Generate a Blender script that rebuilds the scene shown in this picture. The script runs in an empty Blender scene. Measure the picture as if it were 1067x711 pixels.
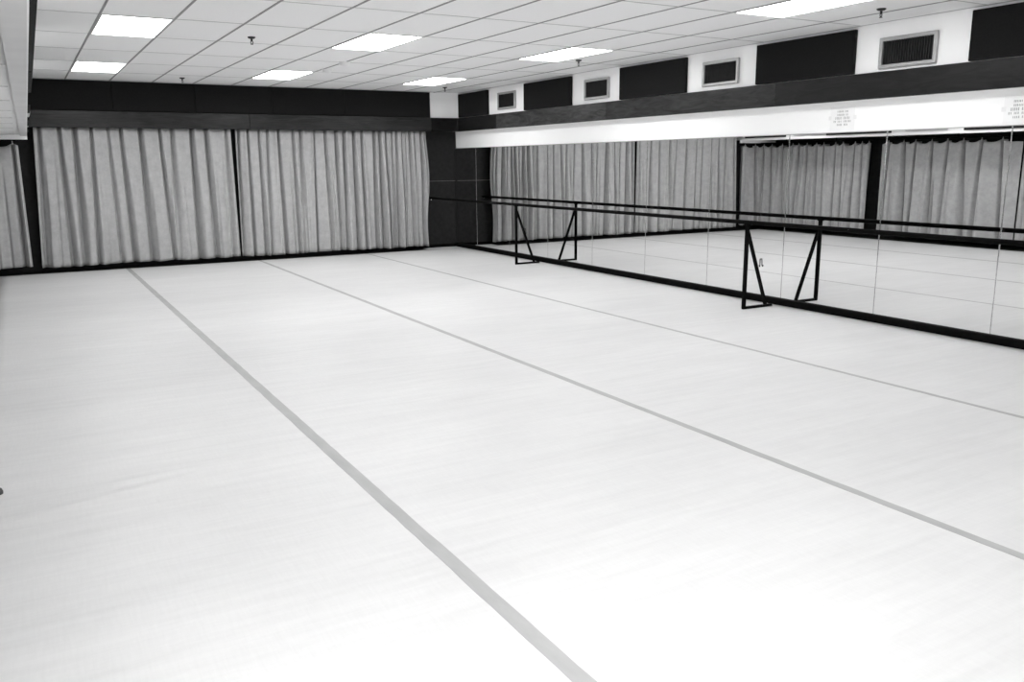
import bpy, bmesh, math, random
from mathutils import Vector, Matrix

random.seed(11)
scn = bpy.context.scene
COL = scn.collection
PI = math.pi

# ------------------------------------------------------------------ helpers
def tag(o, label=None, cat=None, group=None, kind=None):
    if label: o['label'] = label
    if cat: o['category'] = cat
    if group: o['group'] = group
    if kind: o['kind'] = kind
    return o

def world_origin(p):
    v = Vector((0, 0, 0))
    while p is not None:
        v += p.location
        p = p.parent
    return v

def obj(name, bm, mat, parent=None, origin=None, smooth=False):
    """one mesh object; the bmesh is given in room coordinates"""
    off = world_origin(parent) if parent else Vector((0, 0, 0))
    loc = Vector(origin) - off if origin is not None else Vector((0, 0, 0))
    bmesh.ops.translate(bm, verts=bm.verts, vec=-(off + loc))
    bmesh.ops.recalc_face_normals(bm, faces=bm.faces)
    me = bpy.data.meshes.new(name)
    bm.to_mesh(me); bm.free()
    if smooth:
        for p in me.polygons: p.use_smooth = True
    me.materials.append(mat)
    o = bpy.data.objects.new(name, me)
    COL.objects.link(o)
    o.location = loc
    if parent: o.parent = parent
    return o

def thing(name, loc, label, cat, group=None):
    o = bpy.data.objects.new(name, None)
    COL.objects.link(o)
    o.location = loc
    o.empty_display_size = 0.1
    return tag(o, label, cat, group)

def copy_tree(o, parent=None):
    c = o.copy(); COL.objects.link(c)
    if parent: c.parent = parent
    for ch in list(o.children): copy_tree(ch, c)
    return c

def structure(name, bm, mat, smooth=False):
    return tag(obj(name, bm, mat, smooth=smooth), kind='structure')

def box(bm, x0, x1, y0, y1, z0, z1, bev=0.0, seg=1):
    vs = [bm.verts.new(p) for p in ((x0,y0,z0),(x1,y0,z0),(x1,y1,z0),(x0,y1,z0),(x0,y0,z1),(x1,y0,z1),(x1,y1,z1),(x0,y1,z1))]
    fs = [bm.faces.new([vs[i] for i in q]) for q in ((3,2,1,0),(4,5,6,7),(0,1,5,4),(1,2,6,5),(2,3,7,6),(3,0,4,7))]
    if bev:
        es = set(e for f in fs for e in f.edges)
        bmesh.ops.bevel(bm, geom=list(es), offset=bev, segments=seg, affect='EDGES', profile=0.5)
    return bm

def B(*a, **k):
    return box(bmesh.new(), *a, **k)

def tube(bm, p0, p1, r, n=14, r1=None):
    p0, p1 = Vector(p0), Vector(p1)
    d = p1 - p0
    q = Vector((0, 0, 1)).rotation_difference(d)
    m = Matrix.Translation((p0 + p1) / 2) @ q.to_matrix().to_4x4()
    bmesh.ops.create_cone(bm, cap_ends=True, segments=n, radius1=r, radius2=r if r1 is None else r1, depth=d.length, matrix=m)
    return bm

def bar(bm, p0, p1, w):
    """square steel bar between two points"""
    p0, p1 = Vector(p0), Vector(p1)
    d = (p1 - p0).normalized()
    a = Vector((0, 1, 0)) if abs(d.y) < 0.9 else Vector((1, 0, 0))
    b = d.cross(a).normalized(); a = b.cross(d).normalized()
    h = w / 2
    ring = [(a * sx + b * sy) * h for sx, sy in ((-1,-1),(1,-1),(1,1),(-1,1))]
    v0 = [bm.verts.new(p0 + r) for r in ring]; v1 = [bm.verts.new(p1 + r) for r in ring]
    bm.faces.new(v0[::-1]); bm.faces.new(v1)
    for i in range(4):
        j = (i + 1) % 4
        bm.faces.new((v0[i], v0[j], v1[j], v1[i]))
    return bm

def lathe(bm, prof, cx, cy, n=20):
    """profile of (radius, z) turned about a vertical axis"""
    rings = []
    for r, z in prof:
        if r < 1e-6: rings.append([bm.verts.new((cx, cy, z))])
        else: rings.append([bm.verts.new((cx + r*math.cos(2*PI*i/n), cy + r*math.sin(2*PI*i/n), z)) for i in range(n)])
    for a, b in zip(rings, rings[1:]):
        for i in range(n):
            j = (i + 1) % n
            if len(a) == 1 and len(b) == 1: continue
            if len(a) == 1: bm.faces.new((a[0], b[i], b[j]))
            elif len(b) == 1: bm.faces.new((a[i], a[j], b[0]))
            else: bm.faces.new((a[i], a[j], b[j], b[i]))
    return bm

def prism(bm, pts, z0, z1):
    lo = [bm.verts.new((x, y, z0)) for x, y in pts]; hi = [bm.verts.new((x, y, z1)) for x, y in pts]
    bm.faces.new(lo[::-1]); bm.faces.new(hi)
    n = len(pts)
    for i in range(n):
        j = (i + 1) % n
        bm.faces.new((lo[i], lo[j], hi[j], hi[i]))
    return bm

# ------------------------------------------------------------------ materials
def new_mat(name):
    m = bpy.data.materials.new(name); m.use_nodes = True
    nt = m.node_tree
    return m, nt, nt.nodes['Principled BSDF']

def g(v): return (v, v, v, 1)

def coords(nt, scale=(1, 1, 1)):
    t = nt.nodes.new('ShaderNodeTexCoord'); mp = nt.nodes.new('ShaderNodeMapping')
    mp.inputs['Scale'].default_value = scale
    nt.links.new(t.outputs['Object'], mp.inputs['Vector'])
    return mp.outputs['Vector']

def noise_ramp(nt, vec, scale, lo, hi, detail=4, p0=0.3, p1=0.7, rough=0.55):
    n = nt.nodes.new('ShaderNodeTexNoise')
    n.inputs['Scale'].default_value = scale; n.inputs['Detail'].default_value = detail; n.inputs['Roughness'].default_value = rough
    nt.links.new(vec, n.inputs['Vector'])
    r = nt.nodes.new('ShaderNodeValToRGB')
    r.color_ramp.elements[0].position = p0; r.color_ramp.elements[0].color = g(lo)
    r.color_ramp.elements[1].position = p1; r.color_ramp.elements[1].color = g(hi)
    nt.links.new(n.outputs['Fac'], r.inputs['Fac'])
    return n, r

def mat(name, lo, hi=None, rough=0.6, scale=6, stretch=(1,1,1), detail=4, metallic=0, bump=0, bscale=None, spec=0.5):
    m, nt, b = new_mat(name)
    v = coords(nt, stretch)
    n, r = noise_ramp(nt, v, scale, lo, lo if hi is None else hi, detail)
    nt.links.new(r.outputs['Color'], b.inputs['Base Color'])
    b.inputs['Roughness'].default_value = rough
    b.inputs['Metallic'].default_value = metallic
    b.inputs['Specular IOR Level'].default_value = spec
    if bump:
        n2 = nt.nodes.new('ShaderNodeTexNoise'); n2.inputs['Scale'].default_value = bscale or scale; n2.inputs['Detail'].default_value = 3
        nt.links.new(v, n2.inputs['Vector'])
        bp = nt.nodes.new('ShaderNodeBump'); bp.inputs['Strength'].default_value = bump; bp.inputs['Distance'].default_value = 0.01
        nt.links.new(n2.outputs['Fac'], bp.inputs['Height']); nt.links.new(bp.outputs['Normal'], b.inputs['Normal'])
    return m

M = {}
M['white_wall'] = mat('white_wall_paint', .95, .97, .5, 3, bump=.03, bscale=120)
M['band'] = mat('band_paint', .95, .97, .5, 2)
M['grey_paint'] = mat('bulkhead_paint', .70, .76, .7, 4)
M['black_wall'] = mat('black_wall_fabric', .014, .022, .95, 14, detail=6, spec=.2)
M['black_floor'] = mat('black_subfloor', .006, .010, .7, 6, spec=.2)
M['acoustic'] = mat('acoustic_fabric', .007, .011, .95, 60, detail=6, bump=.15, bscale=400, spec=.2)
M['tile'] = mat('ceiling_tile', .86, .90, .95, 90, detail=5, bump=.12, bscale=260, spec=.1)
M['runner_shade'] = mat('ceiling_runner', .26, .30, .6, 8)  # grey put in for the shadow along the tile edges
M['tee'] = mat('ceiling_tee', .46, .52, .6, 8)  # paler grey, also for the shadow along the grid
M['light_frame'] = mat('light_frame', .60, .64, .4, 8)
M['black_steel'] = mat('black_steel', .002, .0035, .6, 30, spec=.05)
M['base_black'] = mat('black_baseboard', .002, .004, .7, 20, spec=.05)
M['tape'] = mat('grey_tape', .33, .39, .55, 12, stretch=(1, .3, 1))
M['tape_light'] = mat('pale_tape', .37, .43, .55, 12, stretch=(1, .3, 1))
M['vent_frame'] = mat('vent_frame_metal', .36, .42, .35, 20, metallic=.3)
M['louvre'] = mat('vent_louvre', .010, .02, .6, 20)
M['paper'] = mat('notice_paper', .88, .91, .6, 10)
M['ink'] = mat('notice_ink', .28, .36, .8, 40)
M['plastic'] = mat('white_plastic', .80, .84, .4, 12)
M['sprinkler'] = mat('sprinkler_metal', .03, .06, .35, 30, metallic=.7)
M['chrome'] = mat('chrome', .7, .8, .15, 8, metallic=1)
M['rubber'] = mat('dark_rubber', .03, .06, .7, 30)
M['seam_light'] = mat('panel_seam_light', .10, .16, .6, 20)  # pale colour standing in for light through the panel seam

# chipped black bar
m, nt, b = new_mat('chipped_black_pipe')
v = coords(nt, (1, .6, 1))
n, r = noise_ramp(nt, v, 55, .002, .42, 5, .71, .75)
nt.links.new(r.outputs['Color'], b.inputs['Base Color'])
b.inputs['Roughness'].default_value = .6
b.inputs['Specular IOR Level'].default_value = .04
M['pipe'] = m

# stained wood, one for each stain
def wood(name, lo, hi):
    m, nt, b = new_mat(name)
    v = coords(nt, (2.0, .8, 4.0))
    n, r = noise_ramp(nt, v, 3.0, lo, hi, 8, .32, .72, .62)
    n.inputs['Distortion'].default_value = 1.6
    nt.links.new(r.outputs['Color'], b.inputs['Base Color'])
    b.inputs['Roughness'].default_value = .36
    b.inputs['Specular IOR Level'].default_value = .2
    return m
def wood_x(name, lo, hi):
    m = wood(name, lo, hi)
    for nd in m.node_tree.nodes:
        if nd.type == 'MAPPING': nd.inputs['Scale'].default_value = (.55, 2.0, 5.0)
    return m
M['wood_a'] = wood('dark_stained_plywood', .004, .017)
M['wood_b'] = wood('mid_stained_plywood', .010, .080)
M['wood_c'] = wood('brown_stained_plywood', .005, .042)
M['wood_x'] = wood_x('stained_plywood_back', .006, .030)
M['wood_y'] = wood_x('stained_plywood_back_paler', .009, .034)
M['wood_corner'] = wood_x('bent_plywood_corner', .004, .012)
M['wood_corner'].node_tree.nodes['Principled BSDF'].inputs['Roughness'].default_value = .22

# curtain cloth
def cloth(name, lo, hi):
    m, nt, b = new_mat(name)
    v = coords(nt, (1, 1, 1))
    n, r = noise_ramp(nt, v, 9, lo, hi, 6, .3, .7, .65)
    n2, r2 = noise_ramp(nt, v, 160, .86, 1.12, 3, .25, .75)
    mx = nt.nodes.new('ShaderNodeMix'); mx.data_type = 'RGBA'; mx.blend_type = 'MULTIPLY'; mx.inputs['Factor'].default_value = 1
    nt.links.new(r.outputs['Color'], mx.inputs['A']); nt.links.new(r2.outputs['Color'], mx.inputs['B'])
    nt.links.new(mx.outputs['Result'], b.inputs['Base Color'])
    b.inputs['Roughness'].default_value = 1
    b.inputs['Specular IOR Level'].default_value = .1
    b.inputs['Sheen Weight'].default_value = .15
    bp = nt.nodes.new('ShaderNodeBump'); bp.inputs['Strength'].default_value = .25; bp.inputs['Distance'].default_value = .004
    nt.links.new(n2.outputs['Fac'], bp.inputs['Height']); nt.links.new(bp.outputs['Normal'], b.inputs['Normal'])
    return m
M['cloth'] = cloth('grey_curtain_cloth', .37, .46)

# vinyl dance floor: pale, faintly brushed across the room
m, nt, b = new_mat('pale_vinyl_dance_floor')
v = coords(nt, (.5, 7, 1))
n, r = noise_ramp(nt, v, 2.2, .62, .70, 8, .25, .75, .7)
v2 = coords(nt, (14, 1.2, 1))
n2, r2 = noise_ramp(nt, v2, 5, .95, 1.0, 6, .3, .7, .7)
v3 = coords(nt, (.35, .8, 1))
n3, r3 = noise_ramp(nt, v3, 1.6, .90, 1.0, 7, .3, .65, .7)
mx = nt.nodes.new('ShaderNodeMix'); mx.data_type = 'RGBA'; mx.blend_type = 'MULTIPLY'; mx.inputs['Factor'].default_value = 1
mx2 = nt.nodes.new('ShaderNodeMix'); mx2.data_type = 'RGBA'; mx2.blend_type = 'MULTIPLY'; mx2.inputs['Factor'].default_value = 1
nt.links.new(r.outputs['Color'], mx.inputs['A']); nt.links.new(r2.outputs['Color'], mx.inputs['B'])
nt.links.new(mx.outputs['Result'], mx2.inputs['A']); nt.links.new(r3.outputs['Color'], mx2.inputs['B'])
nt.links.new(mx2.outputs['Result'], b.inputs['Base Color'])
b.inputs['Roughness'].default_value = .45
b.inputs['Specular IOR Level'].default_value = .3
bp = nt.nodes.new('ShaderNodeBump'); bp.inputs['Strength'].default_value = .06; bp.inputs['Distance'].default_value = .01
nt.links.new(n.outputs['Fac'], bp.inputs['Height']); nt.links.new(bp.outputs['Normal'], b.inputs['Normal'])
M['floor'] = m

# mirror glass and its ground edge
m, nt, b = new_mat('mirror_glass')
b.inputs['Base Color'].default_value = g(.83); b.inputs['Metallic'].default_value = 1; b.inputs['Roughness'].default_value = 0.0
M['mirror'] = m
M['mirror_edge'] = mat('mirror_ground_edge', .55, .85, .16, 9, metallic=1, stretch=(1, 1, 1))

# lamp diffuser
def lamp(name, strength):      # strengths made up per panel to balance floor and wall brightness
    m, nt, b = new_mat(name)
    b.inputs['Base Color'].default_value = g(.8)
    b.inputs['Emission Color'].default_value = g(1); b.inputs['Emission Strength'].default_value = strength
    return m
M['lamp_far'] = lamp('lit_diffuser_tuned_far', 15.0)
M['lamp_weak'] = lamp('lit_diffuser_tuned_weak', 5.0)
M['lamp_dim'] = lamp('lit_diffuser_tuned_dim', 12.0)
M['lamp_left'] = lamp('lit_diffuser_tuned_left', 14.0)
M['lamp_mid'] = lamp('lit_diffuser', 7.5)
M['lamp_near'] = lamp('lit_diffuser_tuned_near', 12.0)

# ------------------------------------------------------------------ dimensions (metres; camera stands at x=0, y=0)
H = 2.901                    # main ceiling
XR, YB = 7.418, 15.203       # lower right wall (behind the mirrors), lower back wall
UX, UY = 7.337, 14.90        # faces of the bulkheads above
XM = 7.407                   # mirror face
TZ0, TZ1 = 2.197, 2.443      # wood trim
ZL = 2.085                   # low ceiling of the left bay
ZBH = 2.065                  # underside of the left bulkhead
XL, YF = -0.95, -4.2         # left wall, wall behind the camera
OX, OY, W, R = .7526, 13.5381, .6087, 1.2710   # ceiling grid
def bl(y): return -.026 + .0068*y     # left bulkhead: its two long edges run slightly askew
def br(y): return .050 + .0072*y

# ------------------------------------------------------------------ floor
EDGE_X, EDGE_Y = -.46, 14.88
structure('floor', B(XL, XR+.1, YF, YB+.1, -.08, -.006), M['black_floor']).name = 'floor_underlay'

ridges = [  # low wrinkles of the vinyl, as (x0,y0,x1,y1,height,width)
    (-.46, 4.32, .95, 4.62, .010, .04), (-.46, 4.47, .95, 4.74, .007, .035), (1.6, 4.1, 3.3, 4.9, .002, .05),
    (.1, 7.6, 1.3, 7.75, .002, .05), (-.46, 6.1, .9, 6.3, .0018, .05)]
def floor_z(x, y):
    z = 0.0
    for x0, y0, x1, y1, h, w in ridges:
        t = (x - x0) / (x1 - x0)
        if -.2 < t < 1.2:
            d = y - (y0 + (y1 - y0)*t) - .02*math.sin(3*x)
            f = 1.0 if .1 < t < .7 else max(0.0, min(1.0, (1.2 - t)/.5 if t >= .7 else (t + .2)/.3))
            if abs(d) < 4*w: z += h*f*math.exp(-(d/w)**2)
    return z
bm = bmesh.new()
xs = [EDGE_X + (XR - .0 - EDGE_X)*i/44 for i in range(45)]
ys = [YF]; 
while ys[-1] < EDGE_Y - 1e-6:
    y = ys[-1]
    st = .014 if 3.9 <= y < 5.1 else (.022 if 5.9 < y < 6.5 or 7.4 < y < 7.95 else .2)
    ys.append(min(EDGE_Y, y + st))
grid = [[bm.verts.new((x, y, floor_z(x, y))) for x in xs] for y in ys]
for j in range(len(ys)-1):
    for i in range(len(xs)-1):
        bm.faces.new((grid[j][i], grid[j][i+1], grid[j+1][i+1], grid[j+1][i]))
be = [e for e in bm.edges if e.is_boundary]
ex = bmesh.ops.extrude_edge_only(bm, edges=be)
bmesh.ops.translate(bm, verts=[q for q in ex['geom'] if isinstance(q, bmesh.types.BMVert)], vec=(0, 0, -.006))
structure('floor', bm, M['floor'], smooth=True)
# the vinyl also runs under the mirrors' foot; strip of vinyl beside the black panel in the back corner
structure('floor_corner', B(6.66, XR, EDGE_Y, YB, -.006, 0), M['floor'])

def tape(x0, x1, w, mt, label, seed):
    rnd = random.Random(seed)
    bm = bmesh.new()
    n = 160; y0, y1 = YF + .3, EDGE_Y - .01
    prev = None
    for i in range(n+1):
        y = y0 + (y1 - y0)*i/n
        xc = x0 + (x1 - x0)*(y - 2)/12.8
        a, c = xc - w/2 + rnd.uniform(-.0022, .0022), xc + w/2 + rnd.uniform(-.0022, .0022)
        zt = max(floor_z(xc, y), floor_z(a, y), floor_z(c, y)) + .0012
        cur = [bm.verts.new((a, y, zt-.001)), bm.verts.new((a, y, zt)), bm.verts.new((c, y, zt)), bm.verts.new((c, y, zt-.001))]
        if prev:
            for k in range(3): bm.faces.new((prev[k], prev[k+1], cur[k+1], cur[k]))
        prev = cur
    o = obj('floor_tape', bm, mt, origin=(x0, 2, 0))
    return tag(o, label, 'tape', 'tape lines along the dance floor seams')
tape(1.386, 1.356, .066, M['tape'], 'widest grey tape line on the pale floor, ending under the curtain left of the gap', 1)
tape(3.445, 3.440, .052, M['tape'], 'grey tape line on the floor between the widest tape and the faintest tape', 2)
tape(5.393, 5.388, .040, M['tape'], 'faintest thin tape line on the floor, nearest to the mirrors', 3)

# ------------------------------------------------------------------ walls
structure('wall_back', B(XL, XR+.1, YB, YB+.12, 0, H), M['black_wall'])
structure('wall_right', B(XR, XR+.12, YF, YB, 0, TZ0+.02), M['band'])
structure('wall_left', B(XL-.1, XL, YF, YB, 0, ZL+.05), M['black_wall'])
structure('wall_front', B(XL-.1, XR+.1, YF-.12, YF, 0, H), M['white_wall'])
# bulkheads above
bm = bmesh.new()
N = 14
cx, cy, ea, eb = UX-.58, UY-.07, .58, .07          # rounded back right corner: quarter ellipse
arc = [(cx + ea*math.sin(t), cy + eb*math.cos(t)) for t in [PI/2*i/N for i in range(N+1)]]
structure('wall_back_upper', B(XL, cx, UY, YB, TZ0+.012, H), M['black_wall'])
structure('wall_right_upper', B(UX, XR+.1, YF, cy, TZ0+.012, H), M['white_wall'])
structure('wall_corner_upper', prism(bm, arc + [(XR+.1, cy), (XR+.1, YB), (cx, YB)], TZ0+.012, H), M['white_wall'], smooth=False)

# left bulkhead with its grey underside
bm = bmesh.new()
prism(bm, [(bl(YF), YF), (br(YF), YF), (br(UY), UY), (bl(UY), UY)], ZBH, H)
structure('wall_left_upper', bm, M['grey_paint'])
# white ledge along its lower edge
bm = bmesh.new()
prism(bm, [(br(YF), YF), (br(YF)+.006, YF), (br(UY)+.006, UY), (br(UY), UY)], ZBH, ZBH+.05)
structure('trim_1', bm, M['band'])
# white strip under the low ceiling, at the back of the left bay
structure('trim_2', B(XL, .165, 14.93, 14.98, 2.015, ZL), M['white_wall'])

# ------------------------------------------------------------------ ceilings
structure('ceiling', B(.0, XR+.1, YF, YB, H, H+.08), M['tile'])
structure('ceiling_low', prism(bmesh.new(), [(XL, YF), (bl(YF)+.01, YF), (bl(YB)+.01, YB), (XL, YB)], ZL, ZL+.06), M['tile'])
structure('wall_left_fill', B(XL, -.03, YF, YB, ZL+.06, H+.06), M['black_wall'])
bm = bmesh.new()
for i in range(-1, 12):
    x = OX + i*W
    if .12 < x < UX: box(bm, x-.0095, x+.0095, YF, UY, H-.005, H+.001)
structure('ceiling_runner', bm, M['runner_shade'])
bm = bmesh.new()
j = -1
while OY - j*R > YF:
    y = OY - j*R
    if y < UY: box(bm, .12, UX, y-.007, y+.007, H-.003, H+.001)
    j += 1
structure('ceiling_tee', bm, M['tee'])
bm = bmesh.new()
box(bm, UX-.022, UX, YF, cy, H-.004, H+.001); box(bm, .15, cx, UY-.022, UY, H-.004, H+.001)
structure('trim_3', bm, M['tee'])
bm = bmesh.new()
y = 14.9
while y > YF:
    box(bm, XL, .0, y-.008, y+.008, ZL-.003, ZL+.001); y -= R
structure('ceiling_low_tee', bm, M['tee'])

# ------------------------------------------------------------------ wood trim, board by board (setting)
def arc_shell(off0, off1, z0, z1, k0=0, k1=N):
    bm = bmesh.new()
    def pt(t, o):
        nx, ny = math.sin(t)/ea, math.cos(t)/eb
        l = math.hypot(nx, ny)
        return (cx + ea*math.sin(t) - o*nx/l, cy + eb*math.cos(t) - o*ny/l)
    ts = [PI/2*i/N for i in range(k0, k1+1)]
    pts = [pt(t, off0) for t in ts] + [pt(t, off1) for t in reversed(ts)]
    return prism(bm, pts, z0, z1)
T = .05
boards_right = [(13.32, cy, 'wood_a'), (10.09, 13.32, 'wood_b'), (6.95, 10.09, 'wood_c'), (3.75, 6.95, 'wood_a'), (.55, 3.75, 'wood_c'), (YF, .55, 'wood_a')]
n = 4
for y0, y1, mt in boards_right:
    structure('trim_%d' % n, B(UX-T, UX, y0+.0015, y1-.0015, TZ0, TZ1, bev=.003), M[mt]); n += 1
for x0, x1, mt in ((.16, 3.44, 'wood_x'), (3.44, cx, 'wood_y')):
    structure('trim_%d' % n, B(x0+.0015, x1-.0015, UY-T, UY, TZ0, TZ1, bev=.003), M[mt]); n += 1
structure('trim_%d' % n, arc_shell(0, T, TZ0, TZ1), M['wood_corner'], smooth=False)

# ------------------------------------------------------------------ acoustic panels (things hung above the trim)
PT = .042
def panel_x(x0, x1, label):
    o = obj('acoustic_panel', B(x0+.002, x1-.002, UY-PT, UY, TZ1+.008, H-.012, bev=.004), M['acoustic'], origin=((x0+x1)/2, UY, TZ1))
    return tag(o, label, 'panel', 'black acoustic panels above the curtains')
for x0, x1, lab in ((.17, 1.37, 'first black acoustic panel above the curtains, next to the left bulkhead'),
                    (1.37, 2.60, 'second black acoustic panel from the left bulkhead, above the widest curtain'),
                    (2.60, 3.84, 'third black acoustic panel from the left bulkhead, above the gap between curtains'),
                    (3.84, 5.10, 'fourth black acoustic panel from the left bulkhead, above the narrower curtain'),
                    (5.10, 6.74, 'black acoustic panel above the back curtains, next to the white rounded corner')):
    panel_x(x0, x1, lab)
def panel_y(y0, y1, label):
    o = obj('acoustic_panel', B(UX-PT, UX, y0, y1, TZ1+.008, H-.03, bev=.004), M['acoustic'], origin=(UX, (y0+y1)/2, TZ1))
    return tag(o, label, 'panel', 'black acoustic panels above the mirrors')
panel_y(13.66, 14.82, 'narrow black acoustic panel over the mirrors, beside the white rounded corner')
panel_y(11.014, 12.397, 'black acoustic panel between the first and second vents from the back corner')
panel_y(8.444, 9.803, 'black acoustic panel between the second and third vents from the back corner')
panel_y(5.955, 7.266, 'black acoustic panel between the third vent and the largest-looking vent')
panel_y(3.36, 4.753, 'black acoustic panel at the right edge, cut off by the picture')
def panel_l(y0, y1, label, th=.034):
    bm = bmesh.new()
    prism(bm, [(br(y0), y0), (br(y0)+th, y0), (br(y1)+th, y1), (br(y1), y1)], ZBH+.05, H-.05)
    o = obj('acoustic_panel', bm, M['acoustic'], origin=(br(y0), (y0+y1)/2, ZBH))
    return tag(o, label, 'panel', 'black acoustic panels on the left bulkhead')
panel_l(13.6, 14.8, 'farthest acoustic panel on the left bulkhead, beside the black back panels', .03)
panel_l(10.98, 12.5, 'second farthest acoustic panel on the left bulkhead, seen almost edge on')
panel_l(8.2, 9.5, 'third farthest acoustic panel on the left bulkhead, seen almost edge on')
panel_l(5.42, 6.9, 'second nearest acoustic panel on the left bulkhead, near the top edge')
panel_l(2.4, 5.36, 'nearest acoustic panel on the left bulkhead, cut off by the top edge')

# ------------------------------------------------------------------ air vents
def make_vent(cyv, z0, z1, wdt, label, group, xf=UX, face=-1):
    """framed grille with upright fins on a wall that looks along face*x"""
    t = thing('air_vent', (xf, cyv, z0), label, 'vent', group)
    y0, y1 = cyv - wdt/2, cyv + wdt/2
    fw = .036
    def bx(d0, d1): return (min(xf+face*d0, xf+face*d1), max(xf+face*d0, xf+face*d1))
    bm = bmesh.new()
    a, c = bx(0, .034)
    box(bm, a, c, y0, y1, z0, z0+fw, bev=.008, seg=2); box(bm, a, c, y0, y1, z1-fw, z1, bev=.008, seg=2)
    box(bm, a, c, y0, y0+fw, z0+fw*.6, z1-fw*.6, bev=.008, seg=2); box(bm, a, c, y1-fw, y1, z0+fw*.6, z1-fw*.6, bev=.008, seg=2)
    obj('vent_frame', bm, M['vent_frame'], t)
    a, c = bx(.0, .004)
    obj('duct_opening', B(a, c, y0+fw*.5, y1-fw*.5, z0+fw*.5, z1-fw*.5), M['black_floor'], t)
    bm = bmesh.new()
    a, c = bx(.004, .024)
    k = 20
    for i in range(k):
        yy = y0 + fw + (y1 - y0 - 2*fw)*(i+.5)/k
        box(bm, a, c, yy-.0035, yy+.0035, z0+fw*.6, z1-fw*.6)
    obj('fins', bm, M['louvre'], t)
    return t
v0 = make_vent(5.375, 2.470, 2.755, .605, 'air vent in the wide white gap nearest the right edge, largest of the vents', 'air vents above the mirrors')
for cyv, z0, lab in ((7.853, 2.494, 'third air vent from the rounded corner, second largest in view'),
                     (10.370, 2.500, 'second air vent from the rounded corner, above the mirrors'),
                     (13.005, 2.508, 'smallest air vent, closest to the rounded white corner')):
    c = copy_tree(v0); c.location = (UX, cyv, z0); c['label'] = lab
vl = make_vent(12.95, ZBH+.07, ZBH+.37, .86, 'farthest air vent on the left bulkhead, seen only in the mirrors', 'air vents on the left bulkhead', xf=br(12.95), face=1)
c = copy_tree(vl); c.location = (br(10.24)+.004, 10.24, ZBH+.07); c['label'] = 'nearer air vent on the left bulkhead, seen only in the mirrors'

# ------------------------------------------------------------------ ceiling lights
def make_light(label, lm):
    t = thing('ceiling_light', (0, 0, H), label, 'light', 'square-edged fluorescent ceiling lights')
    hw, hl = W/2 - .011, R/2 - .009
    bm = bmesh.new()
    z0, z1 = H-.008, H+.002
    for a in (box(bm, -hw, -hw+.012, -hl, hl, z0, z1), box(bm, hw-.012, hw, -hl, hl, z0, z1), box(bm, -hw+.012, hw-.012, -hl, -hl+.012, z0, z1), box(bm, -hw+.012, hw-.012, hl-.012, hl, z0, z1)): pass
    obj('light_frame', bm, M['light_frame'], t)
    obj('diffuser', B(-hw+.012, hw-.012, -hl+.012, hl-.012, H-.005, H+.001), lm, t)
    return t
LIGHTS = {(0, 0): 'smaller far lit panel at upper left, near the left bulkhead', (0, 3): 'larger lit ceiling panel at upper left, near the left bulkhead',
          (4, 0): 'small lit ceiling panel above the gap between the curtains', (4, 3): 'lit ceiling panel in the middle row, nearer than its small neighbour by the curtains',
          (8, 0): 'smallest lit ceiling panel, in front of the white rounded corner', (8, 3): 'lit ceiling panel beside the mirror wall, above the second vent',
          (8, 6): 'largest lit ceiling panel, at the top edge beside the mirror wall'}
protos = {}
for i in (0, 4, 8):
    for j in (0, 3, 6, 9, 12):
        lab = LIGHTS.get((i, j), 'lit ceiling panel overhead, out of the picture')
        kind = {0: ('lamp_dim', 'lamp_dim', 'lamp_near', 'lamp_left', 'lamp_left'), 4: ('lamp_far', 'lamp_far', 'lamp_mid', 'lamp_mid', 'lamp_mid'),
                8: ('lamp_far', 'lamp_far', 'lamp_dim', 'lamp_weak', 'lamp_weak')}[i][j//3]
        if kind not in protos: protos[kind] = o = make_light(lab, M[kind])
        else: o = copy_tree(protos[kind])
        o['label'] = lab
        o.location = (OX + (i+.5)*W, OY - (j+.5)*R, H)

# ------------------------------------------------------------------ sprinklers and detectors
def make_sprinkler(label):
    t = thing('fire_sprinkler', (0, 0, H), label, 'sprinkler', 'fire sprinklers hanging from the ceiling')
    obj('escutcheon', lathe(bmesh.new(), [(0, H), (.040, H), (.038, H-.010), (.026, H-.018), (0, H-.018)], 0, 0), M['sprinkler'], t, smooth=True)
    bm = bmesh.new()
    tube(bm, (0, 0, H-.016), (0, 0, H-.046), .011, 10)
    for s in (-1, 1):
        tube(bm, (.008*s, 0, H-.042), (.013*s, 0, H-.054), .004, 8); tube(bm, (.013*s, 0, H-.054), (.003*s, 0, H-.072), .004, 8)
    obj('frame_arms', bm, M['sprinkler'], t)
    obj('deflector', lathe(bmesh.new(), [(0, H-.071), (.014, H-.071), (.015, H-.075), (0, H-.077)], 0, 0, 16), M['sprinkler'], t)
    return t
sp = None
for x, y, lab in ((2.223, 9.268, 'dark fire sprinkler on the ceiling between the two lit panels at upper left and middle'),
                  (2.276, 13.934, 'far fire sprinkler on the ceiling just before the black back panels'),
                  (6.406, 9.481, 'fire sprinkler beside the lit panel above the second vent'),
                  (6.55, 13.80, 'fire sprinkler in front of the white rounded corner'),
                  (6.666, 5.186, 'fire sprinkler above the largest vent, near the top right')):
    if sp is None: sp = o = make_sprinkler(lab)
    else: o = copy_tree(sp)
    o['label'] = lab; o.location = (x, y, H)
def make_detector(label):
    t = thing('smoke_detector', (0, 0, H), label, 'smoke detector', 'round smoke detectors on the ceiling')
    obj('mounting_plate', lathe(bmesh.new(), [(0, H), (.075, H), (.075, H-.012), (0, H-.012)], 0, 0, 28), M['plastic'], t)
    obj('detector_body', lathe(bmesh.new(), [(0, H-.012), (.064, H-.012), (.062, H-.034), (.045, H-.046), (.02, H-.055), (0, H-.055)], 0, 0, 28), M['plastic'], t, smooth=True)
    return t
d0 = make_detector('nearer round white smoke detector on the ceiling, below the middle lit panel')
d0.location = (3.781, 10.963, H)
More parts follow.
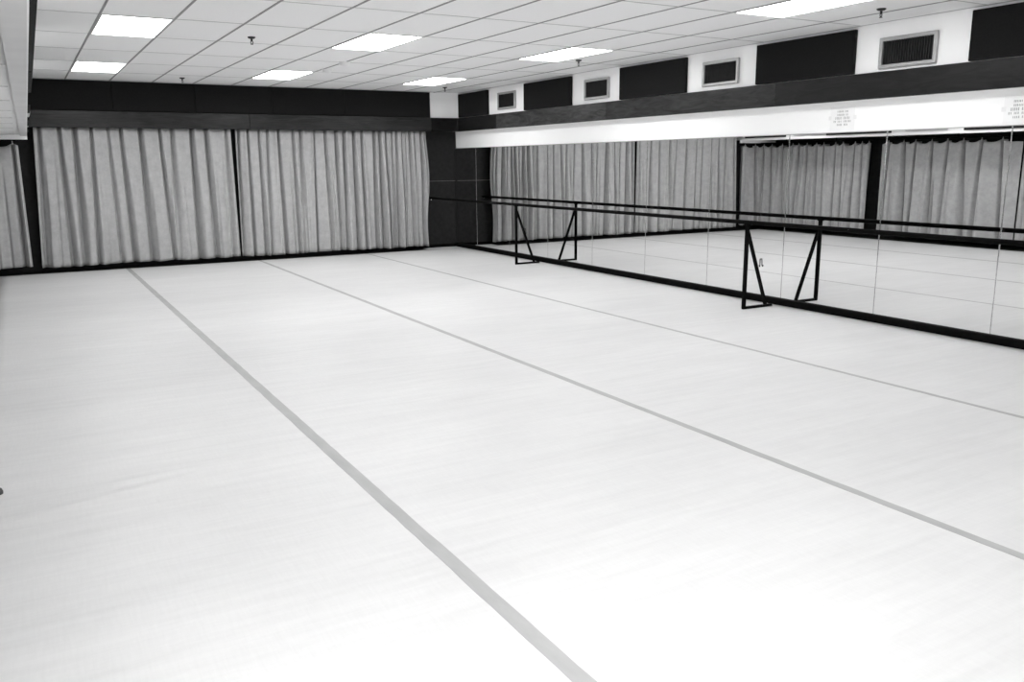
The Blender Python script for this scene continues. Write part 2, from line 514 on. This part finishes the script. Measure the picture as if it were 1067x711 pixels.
d1 = copy_tree(d0); d1.location = (3.851, 11.875, H); d1['label'] = 'farther round white smoke detector on the ceiling, closer to the curtains'

# ------------------------------------------------------------------ mirrors
MB, MT = .074, 1.889
seams = [YB-.005, 14.34, 13.097, 11.823, 10.56, 9.293, 8.046, 6.816, 5.584, 4.361, 3.12]
labs = ['narrow mirror panel in the dark corner beside the black back panel', 'second mirror panel from the dark back corner',
        'third mirror panel from the dark back corner', 'fourth mirror panel from the dark back corner', 'fifth mirror panel from the dark back corner',
        'sixth mirror panel from the dark back corner', 'seventh mirror panel from the back corner, behind the nearer barre stand',
        'third mirror panel from the right edge of the picture', 'tall wide mirror panel second from the right edge', 'mirror panel cut off by the right edge of the picture']
for k in range(len(seams)-1):
    y1, y0 = seams[k], seams[k+1]
    t = thing('wall_mirror', (XR, (y0+y1)/2, MB), labs[k], 'mirror', 'mirror panels along the right wall')
    e, bv = .0008, .0060
    bm = bmesh.new()      # face with a shallow ground bevel along the upright edges
    a, c = y0+e, y1-e
    prof = [(XM+.0035, a), (XM, a+bv), (XM, c-bv), (XM+.0035, c)]
    lo = [bm.verts.new((x, y, MB)) for x, y in prof]; hi = [bm.verts.new((x, y, MT)) for x, y in prof]
    bm.faces.new((lo[1], lo[2], hi[2], hi[1]))
    obj('mirror_glass', bm, M['mirror'], t)
    for yy, yi in ((a, a+bv), (c, c-bv)):
        bm = bmesh.new()
        pr = [(XM + .0028*(1 - math.cos(PI/2*q/6)), yi + (yy - yi)*math.sin(PI/2*q/6)) for q in range(7)]
        lo = [bm.verts.new((x, y, MB)) for x, y in pr]; hi = [bm.verts.new((x, y, MT)) for x, y in pr]
        for q in range(6): bm.faces.new((lo[q], lo[q+1], hi[q+1], hi[q]))
        obj('ground_edge', bm, M['mirror_edge'], t, smooth=True)
    bm = bmesh.new(); box(bm, XM+.0030, XR-.001, a, c, MB, MT)
    obj('backing', bm, M['mirror_edge'], t)
# thin metal channel on top of the mirrors
structure('trim_14', B(XM-.004, XR, .5, YB, MT, MT+.008), M['vent_frame'])

# black rounded foot rail under the mirrors
bm = bmesh.new()
box(bm, 7.362, XR, .5, YB, 0, .074)
es = [e for e in bm.edges if abs(e.verts[0].co.y - e.verts[1].co.y) > 1 and min(v.co.x for v in e.verts) < 7.37 and e.verts[0].co.z > .05]
bmesh.ops.bevel(bm, geom=es, offset=.02, segments=4, affect='EDGES', profile=.5)
structure('baseboard_right', bm, M['base_black'])
structure('baseboard_back', B(6.3, 7.40, YB-.018, YB, 0, .06), M['base_black'])

# dark joint in the back corner
structure('trim_16', B(XM-.02, XM, YB-.012, YB-.001, .074, MT), M['black_floor'])
# black fabric panels of the back corner; pale strip painted as the crack of light at their seam
structure('trim_15', B(6.60, XR, YB-.008, YB, 1.274, 1.281), M['seam_light'])

# ------------------------------------------------------------------ ballet barre
BX, BZ = 6.832, .9595
t = thing('ballet_barre', (BX, 11.86, 0), 'long black ballet barre on two triangular stands in front of the mirrors', 'barre')
rl = obj('barre_rail', tube(bmesh.new(), (BX, 1.4, BZ), (BX, 15.13, BZ), .0225, 20), M['pipe'], t, smooth=False)
bm = bmesh.new()
tube(bm, (BX, 15.13, BZ), (BX, 15.203, BZ), .0225, 18)
obj('wall_flange', bm, M['black_steel'], t)
bm = tube(bmesh.new(), (BX-.012, 15.145, BZ-.028), (BX+.012, 15.145, BZ-.034), .007, 10)  # chrome piece added to make the glint at the end cap
fl = obj('end_glint', bm, M['chrome'], t); fl['label'] = 'small bright piece added as the glint on the barre end'
for py in (11.86, 6.811):
    s = obj('stand', bar(bmesh.new(), (BX, py, .012), (BX, py, BZ-.01), .034), M['black_steel'], t)
    obj('foot', bar(bmesh.new(), (BX-.017, py, .014), (7.262, py, .014), .028), M['black_steel'], s)
    obj('brace', bar(bmesh.new(), (BX+.012, py, BZ-.10), (7.165, py, .02), .030), M['black_steel'], s)
    obj('saddle', B(BX-.026, BX+.026, py-.03, py+.03, BZ-.03, BZ-.012, bev=.004), M['black_steel'], s)

# small hooks on the mirrors
def hook(y, z, label):
    bm = bmesh.new()
    pts = [(XM-.002, y, z+.045), (XM-.014, y, z+.045), (XM-.016, y-.004, z-.03), (XM-.024, y-.008, z-.045), (XM-.032, y-.006, z-.025)]
    for a, c in zip(pts, pts[1:]): tube(bm, a, c, .006, 8)
    return tag(obj('wall_hook', bm, M['rubber'], origin=(XM, y, z)), label, 'hook', 'small hooks on the mirrors')
hook(7.144, .448, 'small dark hook on the mirror beside the nearer barre stand')
hook(12.572, .465, 'small dark hook on the mirror beside the farther barre stand')

# ------------------------------------------------------------------ paper notices
def notice(y0, y1, z0, z1, label, seed):
    """the sheet hangs on the white band; its lines of print are too blurred to read"""
    rnd = random.Random(seed)
    t = thing('paper_notice', (XR, (y0+y1)/2, z0), label, 'notice', 'paper notices on the white band above the mirrors')
    xf = XR - .002
    obj('sheet', B(xf, XR, y0, y1, z0, z1), M['paper'], t)
    w, h = y1-y0, z1-z0
    rows = [(.80, .22, '111101 111'), (.66, .22, '111011 11'), (.52, .30, '11111 11111'), (.38, .36, '11 111 111111'), (.24, .22, '1111 111')]
    bm = bmesh.new()
    for k, (fz, half, pat) in enumerate(rows):
        zc = z0 + fz*h; n = len(pat)
        for i, ch in enumerate(pat):
            if ch == ' ': continue
            yc = (y0+y1)/2 + half*w*(1 - 2*(i+.5)/n)       # reads from the far end to the near end
            lh = h*(.042 if k != 2 else .055)
            sw = half*w/n*.30
            x0, x1 = xf-.0008, xf
            for s in rnd.sample((-1, 0, 1), 2):
                box(bm, x0, x1, yc+s*sw-.0016, yc+s*sw+.0016, zc-lh, zc+lh)
            zz = zc + rnd.choice((-1, 0, 1))*lh*.8
            box(bm, x0, x1, yc-sw, yc+sw, zz-.0018, zz+.0018)
    obj('print', bm, M['ink'], t)
    for yy in (y0, y1):
        obj('tape_strip', B(xf-.0006, XR, yy-.02, yy+.02, z0+.45*h, z0+.62*h), M['plastic'], t)
notice(5.985, 6.292, 1.915, 2.150, 'white paper notice with blurred dark print on the band, right of the middle', 5)
notice(4.17, 4.46, 1.905, 2.140, 'white paper notice on the band, cut by the right edge of the picture', 9)

# ------------------------------------------------------------------ curtains
def smooth01(t):
    t = max(0.0, min(1.0, t)); return t*t*(3-2*t)
def curtain(path, length, ztop, zbot, spacing, amp, seed, label, group, scallop=0.0, flare=None, bulge=0.0, gathers=()):
    """hanging cloth; path(s) gives (x, y) and the unit normal towards the room"""
    rnd = random.Random(seed)
    ns = int(length/min(.0075, spacing*.05)); nz = 42
    folds = []
    s = spacing*rnd.uniform(.25, .45)
    while s < length:
        folds.append((s, rnd.uniform(.55, 1.2), rnd.uniform(-.30, .30)*spacing, rnd.uniform(.75, 1.4), rnd.choice((-1, 1, 1))))
        s += spacing*rnd.uniform(.70, 1.32)
    small = [(rnd.uniform(0, length), rnd.uniform(.2, .6), rnd.uniform(-.2, .2)*spacing, rnd.uniform(.3, .55)) for _ in range(int(length/spacing*1.3))]
    ph = [rnd.uniform(0, 2*PI) for _ in range(4)]
    bm = bmesh.new(); rows = []
    for j in range(nz+1):
        tz = j/nz
        row = []
        for i in range(ns+1):
            s0 = length*i/ns
            sd = s0
            for (gp, gw, gs) in gathers: sd += gs*tz*math.exp(-((s0-gp)/gw)**2)
            d = 0.0
            for (c, a, dr, wf, sk) in folds:
                u = (s0 - c - dr*tz)*sk
                if abs(u) > spacing*1.3: continue
                k = smooth01(tz*1.3)
                wc = (spacing*.036 + .007 + spacing*.032*k)*wf
                d -= a*amp*(1.55 - .4*k)*math.exp(-(u/wc)**2)
                wr = (spacing*.09 + .006 + spacing*.13*k)*wf
                uu = u - wc - wr*.9
                wr2 = wr*(.75 if uu < 0 else 1.5)
                d += a*amp*(.35 + .45*k)*math.exp(-(uu/wr2)**2)
            for (c, a, dr, wf) in small:
                u = s0 - c - dr*tz
                if abs(u) < spacing*.7: d -= a*amp*.7*math.exp(-(u/(spacing*.05 + .006))**2)*smooth01(tz*2.2 - .2)
            d *= smooth01(min(s0, length - s0)/.035)
            d += .008*math.sin(2.3*s0 + ph[0] + 1.2*tz) + .005*math.sin(7*s0 + ph[1]) * tz
            x, y, nx, ny = path(max(0, min(length, sd)))
            zt = ztop
            if scallop:
                near = min(abs(s0 - c) for c, *_ in folds); zt -= scallop*(1 - math.exp(-(near/(spacing*.28))**2))
            z = zt + (zbot + .006*math.sin(3.1*s0 + ph[2]) + .004*math.sin(11*s0+ph[3]) - zt)*tz
            o = 0.0
            if flare:            # the free edges lean a little with the fall of the cloth
                f0, f1, pw = flare
                o = (f0*math.exp(-s0/pw) + f1*math.exp(-(length-s0)/pw))*tz
            if bulge: o -= bulge*math.exp(-(length - s0)/.12)*(math.sin(PI*min(1, tz*1.15))**2 + .3*math.sin(2*PI*tz) - .4*(1-tz))
            tx, ty = -ny, nx
            row.append(bm.verts.new((x + nx*d - tx*o, y + ny*d - ty*o, z)))
        rows.append(row)
    for j in range(nz):
        for i in range(ns):
            bm.faces.new((rows[j][i], rows[j][i+1], rows[j+1][i+1], rows[j+1][i]))
    x, y, *_ = path(length/2)
    o = obj('curtain', bm, M['cloth'], origin=(x, y, zbot), smooth=True)
    sol = o.modifiers.new('thickness', 'SOLIDIFY'); sol.thickness = .003
    tag(o, label, 'curtain', group)
    return o, folds
def straight_x(x0, y): return lambda s: (x0 + s, y, 0, -1)
def straight_y(x, y0): return lambda s: (x, y0 - s, 1, 0)
YC = 15.0
curtain(straight_x(.255, YC), 3.145-.255, 2.199, .078, .25, .092, 3, 'widest grey pleated curtain on the back wall, left of the narrow gap', 'grey curtains on the back wall', flare=(.10, -.02, .8))
curtain(straight_x(3.215, YC), 5.735-3.215, 2.199, .070, .19, .095, 8, 'grey pleated curtain on the back wall, right of the narrow gap', 'grey curtains on the back wall', flare=(.02, 0, .2))
curtain(straight_x(5.737, YC), 6.71-5.737, 2.199, .06, .105, .095, 5, 'tightly gathered grey curtain by the black corner panel', 'grey curtains on the back wall', bulge=.045)

# left bay: track bends from the back wall round to run along the bay
def bent(s):
    a = .28                                    # first, along the back wall towards the left
    if s < a: return (.03 - s, YC, 0, -1)
    r = .36; arcl = r*PI/2
    if s < a + arcl:
        t = (s - a)/r
        return (.03 - a - r*math.sin(t), YC - r*(1-math.cos(t)), math.sin(t), -math.cos(t))
    return (.03 - a - r, YC - r - (s - a - arcl), 1, 0)
XC = .03 - .28 - .36
def left_curtain(path, length, seed, label, spacing):
    o, folds = curtain(path, length, 1.955, .10, spacing, .10, seed, label, 'grey curtains along the left bay', scallop=.045)
    for c, *_ in folds:
        x, y, nx, ny = path(c)
        bm = tube(bmesh.new(), (x, y, 1.955), (x, y, 1.996), .006, 8)
        box(bm, x-.012, x+.012, y-.012, y+.012, 1.935, 1.965)
        obj('hook', bm, M['vent_frame'], o)
left_curtain(bent, .28+.36*PI/2+ (YC-.36-12.02), 21, 'grey curtain in the left bay, bending round from the back wall', .24)
left_curtain(straight_y(XC, 11.72), 11.72-8.86, 22, 'wide grey curtain hanging along the left bay, seen in the mirrors between two dark gaps', .31)
left_curtain(straight_y(XC, 8.83), 8.83-5.6, 23, 'nearest grey curtain of the left bay, seen only at the mirror edge', .31)

# the rail those curtains hang from
def rail():
    bm = bmesh.new()
    L = .28+.36*PI/2+(YC-.36-5.4)
    pts = []
    k = 0
    while k <= 120:
        s = L*k/120 if k > 24 else (.28+.36*PI/2)*k/24*1.0
        k += 1; pts.append(s)
    pts = sorted(set(pts)); prev = None
    P = [bent(s) for s in pts]
    for a, c in zip(P, P[1:]): tube(bm, (a[0], a[1], 2.01), (c[0], c[1], 2.01), .013, 8)
    for s in [.1, 1.2, 2.6, 4.0, 5.4, 6.8, 8.2, 9.6]:
        x, y, *_ = bent(min(s, L-.05)); tube(bm, (x, y, 2.01), (x, y, ZL), .008, 8)
    return tag(obj('curtain_rail', bm, M['black_steel'], origin=(XC, 12, 2.01)), 'black curtain rail under the low ceiling of the left bay', 'rail')
rail()

# ------------------------------------------------------------------ small dark stop on the floor
t = thing('floor_stop', (-.272, 4.80, 0), 'small dark rubber stop on the pale floor at the left edge', 'stop')
obj('rubber_dome', lathe(bmesh.new(), [(0, 0), (.026, 0), (.027, .012), (.022, .026), (.010, .033), (0, .034)], -.272, 4.80, 20), M['rubber'], t, smooth=True)
obj('screw_cap', lathe(bmesh.new(), [(0, .033), (.006, .033), (.005, .037), (0, .038)], -.272, 4.80, 12), M['vent_frame'], t)

# ------------------------------------------------------------------ light and camera
w = bpy.data.worlds.new('room_world'); scn.world = w; w.use_nodes = True
w.node_tree.nodes['Background'].inputs['Color'].default_value = g(.0)

cam = bpy.data.cameras.new('camera'); co = bpy.data.objects.new('camera', cam); COL.objects.link(co)
cam.sensor_width = 36; cam.lens = 883.74/1067*36; cam.clip_start = .05; cam.clip_end = 100
yaw, pit, rol = -.51658, -.20771, -.008473
fw = Vector((-math.sin(yaw), math.cos(yaw), 0)); rt = Vector((math.cos(yaw), math.sin(yaw), 0)); up = Vector((0, 0, 1))
f2 = fw*math.cos(pit) + up*math.sin(pit); u2 = -fw*math.sin(pit) + up*math.cos(pit)
r3 = rt*math.cos(rol) + u2*math.sin(rol); u3 = -rt*math.sin(rol) + u2*math.cos(rol)
mw = Matrix((( r3.x, u3.x, -f2.x, 0), (r3.y, u3.y, -f2.y, 0), (r3.z, u3.z, -f2.z, 1.62), (0, 0, 0, 1)))
co.matrix_world = mw
scn.camera = co

# the photographer's flash, just above the lens
fl = bpy.data.lights.new('camera_flash', 'SPOT'); fl.energy = 330; fl.shadow_soft_size = .03
fl.spot_size = math.radians(98); fl.spot_blend = .7
fo = bpy.data.objects.new('camera_flash', fl); COL.objects.link(fo)
fo.matrix_world = Matrix.Translation((.0, .0, .10)) @ mw

vs = scn.view_settings
vs.view_transform = 'Standard'; vs.look = 'None'; vs.gamma = 1; vs.use_curve_mapping = False
vs.exposure = 0.29
scn.cycles.use_denoising = True
scn.cycles.max_bounces = 12; scn.cycles.diffuse_bounces = 8; scn.cycles.glossy_bounces = 6
scn.cycles.sample_clamp_indirect = 8
